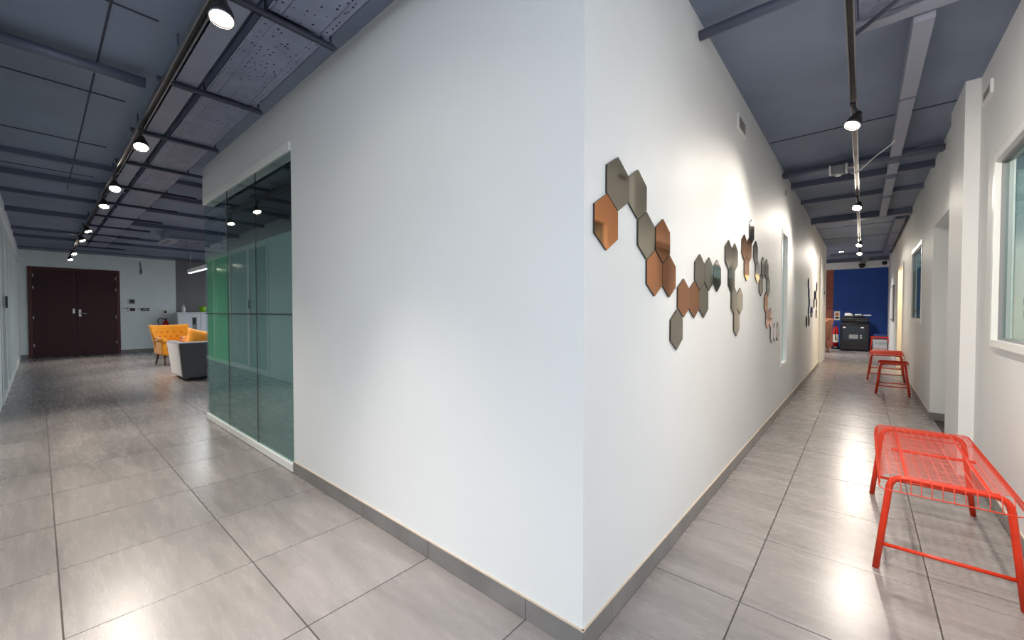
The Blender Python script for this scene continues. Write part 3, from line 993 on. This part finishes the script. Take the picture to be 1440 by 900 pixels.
# ------------------------------------------------------------------ wire benches
def wire_bench(label, loc, L, Wd=0.44, rz=0, group='orange metal wire benches along the right wall'):
    """legs stand at y = 0 and y = L, x = 0 .. Wd"""
    t = thing('wire_bench', label, 'bench', loc, rz, group)
    H = 0.425
    r = 0.0125
    lean = 0.045
    for y in (0, L):
        m = MB()
        rb = 0.05
        p0 = Vector((0, y, 0)); p1 = Vector((lean, y, H))
        q0 = Vector((Wd, y, 0)); q1 = Vector((Wd - lean, y, H))
        d = (p0 - p1).normalized()
        pts = [p0, p0 + (p1 - p0) * 0.5]
        for k in range(7):
            s = k / 6
            a = p1 + d * rb; b = p1; c = p1 + Vector((rb, 0, 0))
            pts.append(a * (1 - s) ** 2 + b * 2 * s * (1 - s) + c * s * s)
        d2 = (q0 - q1).normalized()
        for k in range(7):
            s = k / 6
            a = q1 - Vector((rb, 0, 0)); b = q1; c = q1 + d2 * rb
            pts.append(a * (1 - s) ** 2 + b * 2 * s * (1 - s) + c * s * s)
        pts += [q0 + (q1 - q0) * 0.5, q0]
        m.tube(pts, r, 12)
        m.build('leg_frame', M_RED, t)
        zs = 0.115
        k = lean * zs / H
        MB().tube([(k, y, zs), (Wd - k, y, zs)], 0.008, 10).build('stretcher', M_RED, t)
    # rails under the seat
    for x in (lean + 0.05, Wd - lean - 0.05):
        MB().tube([(x, -0.005, H + 0.008), (x, L + 0.005, H + 0.008)], 0.006, 8).build('side_rail', M_RED, t)
    MB().tube([(lean + 0.02, L * 0.5, H - 0.002), (Wd - lean - 0.02, L * 0.5, H - 0.002)], 0.008, 8).build('cross_rail', M_RED, t)
    # seat basket: dense wires across, spaced wires along, both bent down at the rim
    zt = H + 0.018
    xa, xb = 0.012, Wd - 0.012
    ya, yb = -0.055, L + 0.04
    dr = 0.062
    rc = 0.03

    def prof(a, b, out):
        """down - across - down profile along one axis, as (coordinate, z)"""
        P = [(a - out, zt - dr), (a - out * 0.6, zt - rc)]
        P += [(a + rc * (1 - math.cos(q)) * 0.9, zt - rc + rc * math.sin(q)) for q in (0.4, 0.9, 1.3, PI / 2)]
        Q = [(a + b - c, z) for c, z in P[::-1]]
        return P + Q
    m = MB()
    n = max(8, int((L + 0.04) / 0.0135))
    for k in range(n + 1):
        y = ya + 0.03 + (yb - ya - 0.06) * k / n
        m.tube([(c, y, z) for c, z in prof(xa, xb, 0.006)], 0.0009, 4, cap=False)
    m.build('cross_wires', M_REDL, t)['kind'] = 'stuff'
    m = MB()
    for k in range(12):
        x = xa + 0.03 + (xb - xa - 0.06) * k / 11
        m.tube([(x, c, z - 0.003) for c, z in prof(ya, yb, 0.006)], 0.0016, 5, cap=False)
    for x in (xa - 0.003, xb + 0.003):
        for z in (zt - dr * 0.72, zt - dr * 0.5):
            m.tube([(x, ya + 0.02, z), (x, yb - 0.02, z)], 0.0018, 5)
    m.build('long_wires', M_REDL, t)['kind'] = 'stuff'
    # rim wire
    m = MB()
    zr = zt - dr
    c = 0.035
    e = 0.006
    P = []
    for (cx, cy, a0) in ((xb + e - c, yb + e - c, 0), (xa - e + c, yb + e - c, PI / 2), (xa - e + c, ya - e + c, PI), (xb + e - c, ya - e + c, 3 * PI / 2)):
        P += [(cx + c * math.cos(a0 + q * PI / 8), cy + c * math.sin(a0 + q * PI / 8), zr) for q in range(5)]
    m.tube(P, 0.0023, 6, closed=True)
    m.build('rim_wire', M_RED, t)
    return t


wire_bench('orange red wire bench nearest the camera against the right wall', (0.06, 2.44, 0), 0.975, 0.428)
wire_bench('short orange red wire stool, second from the camera along the right wall', (0.155, 7.66, 0), 0.36, 0.34, R(-3))
wire_bench('orange red wire bench behind the short stool along the right wall', (0.075, 9.1, 0), 0.95, 0.455, R(-2))
wire_bench('orange red wire bench against the blue wall at the corridor end', (0.17, 15.25, 0), 0.62, 0.42)
t = thing('picture_board', 'pale grey board leaning under the farthest orange bench', 'board', (0.38, 15.34, 0.0))
box('panel', M_PAPER, t, -0.15, 0.15, 0, 0.012, 0.012, 0.36)
MB().box(-0.16, 0.16, -0.004, 0.016, 0, 0.012).box(-0.16, 0.16, -0.004, 0.016, 0.36, 0.372).build('edge_strip', M_GREY, t)
t = thing('folded_cloth', 'dark blue folded cloth lying on the farthest orange bench', 'cloth', (0.38, 15.5, 0.4435))
rbox('fold', M_BLUEF, t, -0.14, 0.14, -0.15, 0.15, 0.0, 0.03, bev=0.012)
rbox('fold', M_BLUEF, t, -0.13, 0.14, -0.14, 0.15, 0.03, 0.055, bev=0.01)

# ------------------------------------------------------------------ far end of right corridor
m = MB()
m.box(-0.70, 0.02, YE, YE + 0.15, 0, CR + 0.02)
m.box(0.02, xf, YE - 0.05, YE + 0.15, 0, CR + 0.02)
struct(m.build('wall_right_end', M_BLUE))
struct(box('wall_brick', M_BRICK, None, -2.6, -0.70, YE, YE + 0.15, 0, CR + 0.02))
struct(box('trim_2', M_WALL, None, -2.4, xf, YE - 0.32, YE - 0.0, 2.44, 2.63))
cpart('ceiling_beam', M_PIPE, -2.4, xf, YE - 0.30, YE - 0.01, 2.632, CR + 0.01)
struct(box('wall_side_room', M_WALL, None, -2.7, -2.6, 12.82, YE + 0.15, 0, CR + 0.02))

t = thing('photocopier', 'dark floor-standing photocopier in front of the blue wall', 'printer', (-0.16, 15.72, 0))
rbox('body', M_PRN, t, -0.34, 0.31, -0.30, 0.32, 0.03, 0.80, bev=0.015)
box('front_panel', M_PRN2, t, -0.27, 0.22, -0.312, -0.30, 0.30, 0.72)
for k in range(2):
    d = box('paper_drawer', M_PRN, t, -0.27, 0.22, -0.314, -0.30, 0.05 + k * 0.12, 0.16 + k * 0.12, bev=0.003)
    box('drawer_grip', M_BLACK, d, -0.1, 0.06, -0.318, -0.314, 0.11 + k * 0.12, 0.13 + k * 0.12)
rbox('scanner_unit', M_PRN, t, -0.32, 0.31, -0.26, 0.32, 0.84, 0.97, bev=0.02)
rbox('document_feeder', M_PRN, t, -0.30, 0.20, -0.2, 0.3, 0.97, 1.03, bev=0.02)
box('output_slot', M_BLACK, t, -0.28, 0.25, -0.2, 0.3, 0.80, 0.84)
box('control_panel', M_PRN2, t, 0.02, 0.28, -0.36, -0.26, 0.86, 0.89, bev=0.004)
for x in (-0.24, 0.16):
    box('corner_latch', M_WHITE, t, x - 0.03, x + 0.03, -0.318, -0.312, 0.67, 0.70)
box('info_plate', M_GREY, t, -0.13, 0.07, -0.316, -0.312, 0.36, 0.48)
for z in (0.38, 0.44):
    box('status_button', M_WHITE, t, 0.12, 0.15, -0.318, -0.312, z, z + 0.025)
for x in (-0.28, 0.25):
    for y in (-0.24, 0.26):
        MB().lathe([(0, 0), (0.03, 0), (0.03, 0.03), (0, 0.03)], 10, Matrix.Translation((x, y, 0))).build('foot', M_BLACK, t)
t = thing('paper_box', 'small white box on the left of the dark photocopier', 'box', (-0.32, 15.66, 1.03))
box('carton', M_WHITE, t, -0.08, 0.06, -0.05, 0.05, 0, 0.075)
box('flap', M_LABEL, t, 0.06, 0.1, -0.05, 0.05, 0, 0.045)
t = thing('stapler', 'small pale stapler in the middle of the photocopier top', 'stapler', (-0.1, 15.6, 1.03))
box('base', M_GREY, t, -0.08, 0.08, -0.02, 0.02, 0, 0.012)
box('arm', M_WHITE, t, -0.07, 0.08, -0.016, 0.016, 0.016, 0.04, bev=0.004)
box('hinge', M_GREY, t, 0.06, 0.08, -0.018, 0.018, 0.012, 0.016)
t = thing('paper_sheets', 'loose pale papers on the right of the photocopier top', 'paper', (0.06, 15.72, 1.03))
box('sheet', M_PAPER, t, -0.1, 0.1, -0.12, 0.12, 0, 0.003)
box('sheet', M_WHITE, t, -0.04, 0.13, -0.10, 0.13, 0.003, 0.02)

extinguisher('fire_extinguisher', 'red fire extinguisher with cream label standing beside the photocopier', (-0.60, 15.62, 0.1), 0.66, 0.068)
t = thing('extinguisher_stand', 'dark floor stand under the fire extinguisher by the photocopier', 'stand', (-0.60, 15.62, 0))
box('base_plate', M_GREY, t, -0.12, 0.095, -0.12, 0.12, 0, 0.02)
MB().lathe([(0, 0.02), (0.1, 0.02), (0.1, 0.1), (0, 0.1)], 18).build('holder_ring', M_BLACK, t)
t = thing('safety_sign', 'small cream safety sign on blue wall above the fire extinguisher', 'sign', (-0.60, YE, 1.02))
box('sign_plate', M_LABEL, t, -0.07, 0.07, -0.012, 0, -0.14, 0.14)
box('sign_symbol', M_FIRE, t, -0.03, 0.03, -0.014, -0.012, 0.0, 0.08)
box('sign_text_block', M_BLACK, t, -0.045, 0.045, -0.014, -0.012, -0.09, -0.04)

# brown chair mostly hidden beyond the mirror wall
t = thing('leather_armchair', 'brown leather chair with dark legs half hidden beyond the mirror wall', 'armchair', (-1.09, 14.6, 0), R(196))
rbox('seat', M_LEATHER, t, -0.3, 0.3, -0.3, 0.3, 0.34, 0.48, bev=0.04)
flare(-0.34, -0.2, -0.3, 0.3, 0.34, 0.95, 0.1, -0.05, 0.02, 0.02).build('backrest', M_LEATHER, t, smooth=True)
flare(-0.3, 0.3, 0.26, 0.36, 0.34, 0.9, 0.0, 0.02, 0.0, 0.03).build('side_wing', M_LEATHER, t, smooth=True)
for sx in (-1, 1):
    for sy in (-1, 1):
        MB().tube([(0.24 * sx, 0.25 * sy, 0.36), (0.31 * sx, 0.31 * sy, 0.0)], 0.02, 8, radii=[0.024, 0.013]).build('leg', M_WOOD, t)

# camera bracket under the white lintel, smoke detector
t = thing('dome_camera', 'dark dome camera on a grey bracket under the white lintel at corridor end', 'camera', (-0.01, 15.82, 2.52))
MB().prism([(0.02, -0.02, 0.225), (0.16, -0.02, 0.225), (0.05, -0.02, 0.02), (-0.09, -0.02, 0.02)], (0, 0.05, 0)).build('bracket', M_GREY, t)
MB().lathe([(0, -0.10), (0.05, -0.08), (0.075, -0.03), (0.08, 0.02), (0, 0.02)], 18, Matrix.Translation((-0.02, 0, 0))).build('dome', M_BLACK, t)
t = thing('smoke_detector', 'small black detector on the white lintel right of the dome camera', 'detector', (0.46, YE - 0.32, 2.545))
MB().lathe([(0, 0.07), (0.045, 0.05), (0.06, 0.01), (0.06, 0), (0, 0)], 16, Matrix.Rotation(PI / 2, 4, 'X')).build('housing', M_BLACK, t)
MB().lathe([(0, 0.078), (0.012, 0.074), (0.012, 0.066)], 10, Matrix.Rotation(PI / 2, 4, 'X')).build('indicator', M_GREY, t)

# junction box and its white cable in the right ceiling
t = thing('junction_box', 'white cable junction box hanging beside the right ceiling track', 'junction box', (-0.21, 5.40, 2.60))
rbox('housing', M_GREY, t, -0.05, 0.05, -0.04, 0.04, -0.04, 0.05, bev=0.008)
MB().box(-0.075, -0.055, -0.045, 0.045, -0.03, 0.055, bev=0.004).box(0.055, 0.075, -0.045, 0.045, -0.03, 0.055, bev=0.004).build('clip', M_WHITE, t)
MB().lathe([(0.025, -0.04), (0.025, -0.055), (0, -0.058)], 12).build('gland', M_WHITE, t)
MB().tube([(0, 0, 0.05), (0, 0.05, 0.065)], 0.012, 8).build('stem', M_GREY, t)
pts = [(-0.13, 5.4, 2.6), (-0.10, 5.33, 2.53), (-0.065, 5.27, 2.515), (-0.02, 5.2, 2.53), (0.03, 5.16, 2.57), (0.08, 5.1, 2.60), (0.13, 5.0, 2.61), (0.17, 4.9, 2.615), (0.19, 4.84, 2.626)]
o = MB().tube(pts, 0.0055, 8).build('white_cable', M_CABLE)
tag(o, 'white cable looping from the junction box to the ceiling trunking', 'cable')

# ------------------------------------------------------------------ ceiling tracks and spotlights
def track(label, axis, c, a, b, z, hang, top):
    t = thing('light_track', label, 'track', (0, 0, 0))
    m = MB()
    # U channel: two side walls and a web
    h, w = 0.034, 0.018
    def bx(o0, o1, z0, z1):
        if axis == 'x':
            m.box(a, b, c + o0, c + o1, z0, z1)
        else:
            m.box(c + o0, c + o1, a, b, z0, z1)
    bx(-w, -w + 0.006, z, z + h)
    bx(w - 0.006, w, z, z + h)
    bx(-w, w, z + h, z + h + 0.006)
    m.build('channel', M_TRACK, t)
    m = MB()
    if axis == 'x':
        m.box(a, b, c - 0.011, c + 0.011, z + 0.020, z + h)
    else:
        m.box(c - 0.011, c + 0.011, a, b, z + 0.020, z + h)
    m.build('conductor_strip', M_BLACK, t)
    for p in hang:
        q = (p, c, 0) if axis == 'x' else (c, p, 0)
        MB().tube([(q[0], q[1], z + h), (q[0], q[1], top + 0.01)], 0.005, 6).build('hanger_rod', M_PIPE, t)
    return t


track('long silver lighting track under the left corridor ceiling', 'x', 0.53, -15.0, -0.9, 2.535, (-1.5, -2.9, -4.3, -5.9, -7.4, -9.0, -11, -13, -14.7), CL)
track('long silver lighting track under the right corridor ceiling', 'y', -0.065, 1.2, 12.4, 2.545, (1.6, 3.0, 4.4, 5.9, 7.4, 9.0, 10.5, 12.0), CR)


def spotlight(label, pos, aim, zt, energy, group, size=R(72)):
    """pos: centre of the lens; the head's back points away from aim"""
    t = thing('track_spotlight', label, 'spotlight', (pos[0], pos[1], pos[2]), 0, group)
    d = (Vector(aim) - Vector(pos)).normalized()
    q = d.to_track_quat('Z', 'Y').to_matrix().to_4x4()
    q = q @ Matrix.Scale(0.8, 4)
    MB().lathe([(0.0, -0.125), (0.02, -0.125), (0.026, -0.115), (0.03, -0.09), (0.045, -0.065), (0.056, -0.03), (0.058, 0.008), (0.0545, 0.008), (0.052, -0.004), (0.05, -0.012), (0.0, -0.012)], 24, q).build('lamp_head', M_LAMP, t)
    MB().lathe([(0.0545, 0.0085), (0.0595, 0.0085), (0.0595, 0.002), (0.0545, 0.002), (0.0545, 0.0085)], 24, q).build('rim', M_RIM, t)
    MB().lathe([(0.0, -0.006), (0.05, -0.006), (0.05, -0.010), (0, -0.010)], 24, q).build('lens', M_LENS, t)
    top = zt - pos[2]
    back = q @ Vector((0, 0, -0.1))
    MB().tube([back, Vector((back.x * 0.6, back.y * 0.6, max(back.z + 0.03, top * 0.6))), (0, 0, top)], 0.008, 8).build('arm', M_LAMP, t)
    MB().box(-0.016, 0.016, -0.016, 0.016, top - 0.02, top, bev=0.003).build('adaptor', M_LAMP, t)
    L = bpy.data.lights.new('spot_light', 'SPOT')
    L.energy = energy
    L.color = WARM
    L.spot_size = size
    L.spot_blend = 1.0
    L.shadow_soft_size = 0.045
    lo = bpy.data.objects.new('spot_light', L)
    COL.objects.link(lo)
    lo.parent = t
    lo.matrix_local = Matrix.Translation(d * 0.012) @ (-d).to_track_quat('Z', 'Y').to_matrix().to_4x4()
    return t


GL = 'spotlights on the left ceiling track'
LS = [
    (-0.95, 'added unseen track spotlight above the camera on the left track, brightening the near floor', (-1.75, 0.1, 0)),  # added out of view to brighten the near left floor
    (-2.09, 'dark track spotlight nearest the camera on the left ceiling track', (-1.6, 0.35, 0.6)),
    (-4.17, 'dark track spotlight second from the camera on the left track', (-3.3, 0.35, 0.6)),
    (-5.79, 'dark track spotlight third from the camera on the left track', (-4.6, 0.4, 0.4)),
    (-6.85, 'dark track spotlight fourth from the camera on the left track', (-5.9, 0.5, 0.3)),
    (-9.20, 'dark track spotlight fifth from the camera on the left track', (-8.4, 1.6, 0)),
    (-10.45, 'dark track spotlight sixth from the camera on the left track', (-9.8, 1.5, 0)),
    (-13.03, 'dark track spotlight seventh from the camera, before the maroon door', (-11.6, 1.6, 0)),
    (-14.50, 'dark track spotlight farthest on the left track, by the maroon door', (-13.4, 0.9, 0))]
for x, lab, aim in LS:
    spotlight(lab, (x, 0.53, 2.40), aim, 2.537, SPOT_L * (0.6 if x > -1 else 1), GL)
GR = 'spotlights on the right ceiling track'
RS = [
    (1.30, 'added unseen track spotlight on the right track, turned to brighten the right wall', (0.58, 3.1, 1.0), 1.1, 110),  # added out of view as fill for the right wall
    (1.95, 'dark track spotlight above the camera on the right track, just outside the view', (0.15, 2.3, 0), 0.28, 90),
    (3.58, 'dark track spotlight nearest the camera on the right ceiling track', (XB, 2.9, 0.7), 0.36, 125),
    (6.46, 'dark track spotlight second from the camera on the right track', (XB, 4.9, 0.6), 0.55, 120),
    (10.15, 'dark track spotlight third from the camera on the right track', (XB, 8.9, 0.7), 0.6, 120),
    (11.64, 'dark track spotlight farthest from the camera on the right track', (-0.3, 10.0, 0.4), 0.5, 120)]
for y, lab, aim, pw, sz in RS:
    spotlight(lab, (-0.068, y, 2.40), aim, 2.547, SPOT_R * pw, GR, R(sz))

# far lobby downlights; the second is added out of view for more light
for k, (x, y, lab) in enumerate(((-0.45, 14.0, 'small recessed downlight in the far ceiling before the white lintel'), (-1.6, 14.2, 'added unseen downlight over the brown leather chair beyond the mirror wall'))):
    t = thing('recessed_downlight', lab, 'downlight', (x, y, CR), 0)
    MB().lathe([(0.05, 0.0), (0.07, 0.0), (0.07, -0.008), (0.05, -0.008), (0.05, 0.0)], 20).build('trim_ring', M_RIM, t)
    MB().lathe([(0.0, -0.004), (0.05, -0.004), (0.05, -0.001), (0, -0.001)], 20).build('lens', M_LENS, t)
    L = bpy.data.lights.new('downlight', 'SPOT')
    L.energy = 150; L.color = (1, 0.95, 0.9); L.spot_size = R(120); L.spot_blend = 0.6; L.shadow_soft_size = 0.06
    lo = bpy.data.objects.new('downlight', L); COL.objects.link(lo); lo.parent = t; lo.location = (0, 0, -0.012)
# fill lights added to brighten the glazed rooms on the right, without fixtures
for y in (2.9, 7.8):
    L = bpy.data.lights.new('room_fill_light', 'POINT')
    L.energy = 13 if y < 5 else 24; L.color = (0.9, 0.96, 1.0); L.shadow_soft_size = 0.15
    lo = bpy.data.objects.new('room_fill_light', L); COL.objects.link(lo); lo.location = (1.75, y, 2.35)

L = bpy.data.lights.new('pendant_light', 'AREA')
L.shape = 'RECTANGLE'; L.size = 2.4; L.size_y = 0.06; L.energy = 14; L.color = (0.92, 0.97, 1.0)
lo = bpy.data.objects.new('pendant_light', L); COL.objects.link(lo); lo.location = (-10.07, 2.2, 1.985)
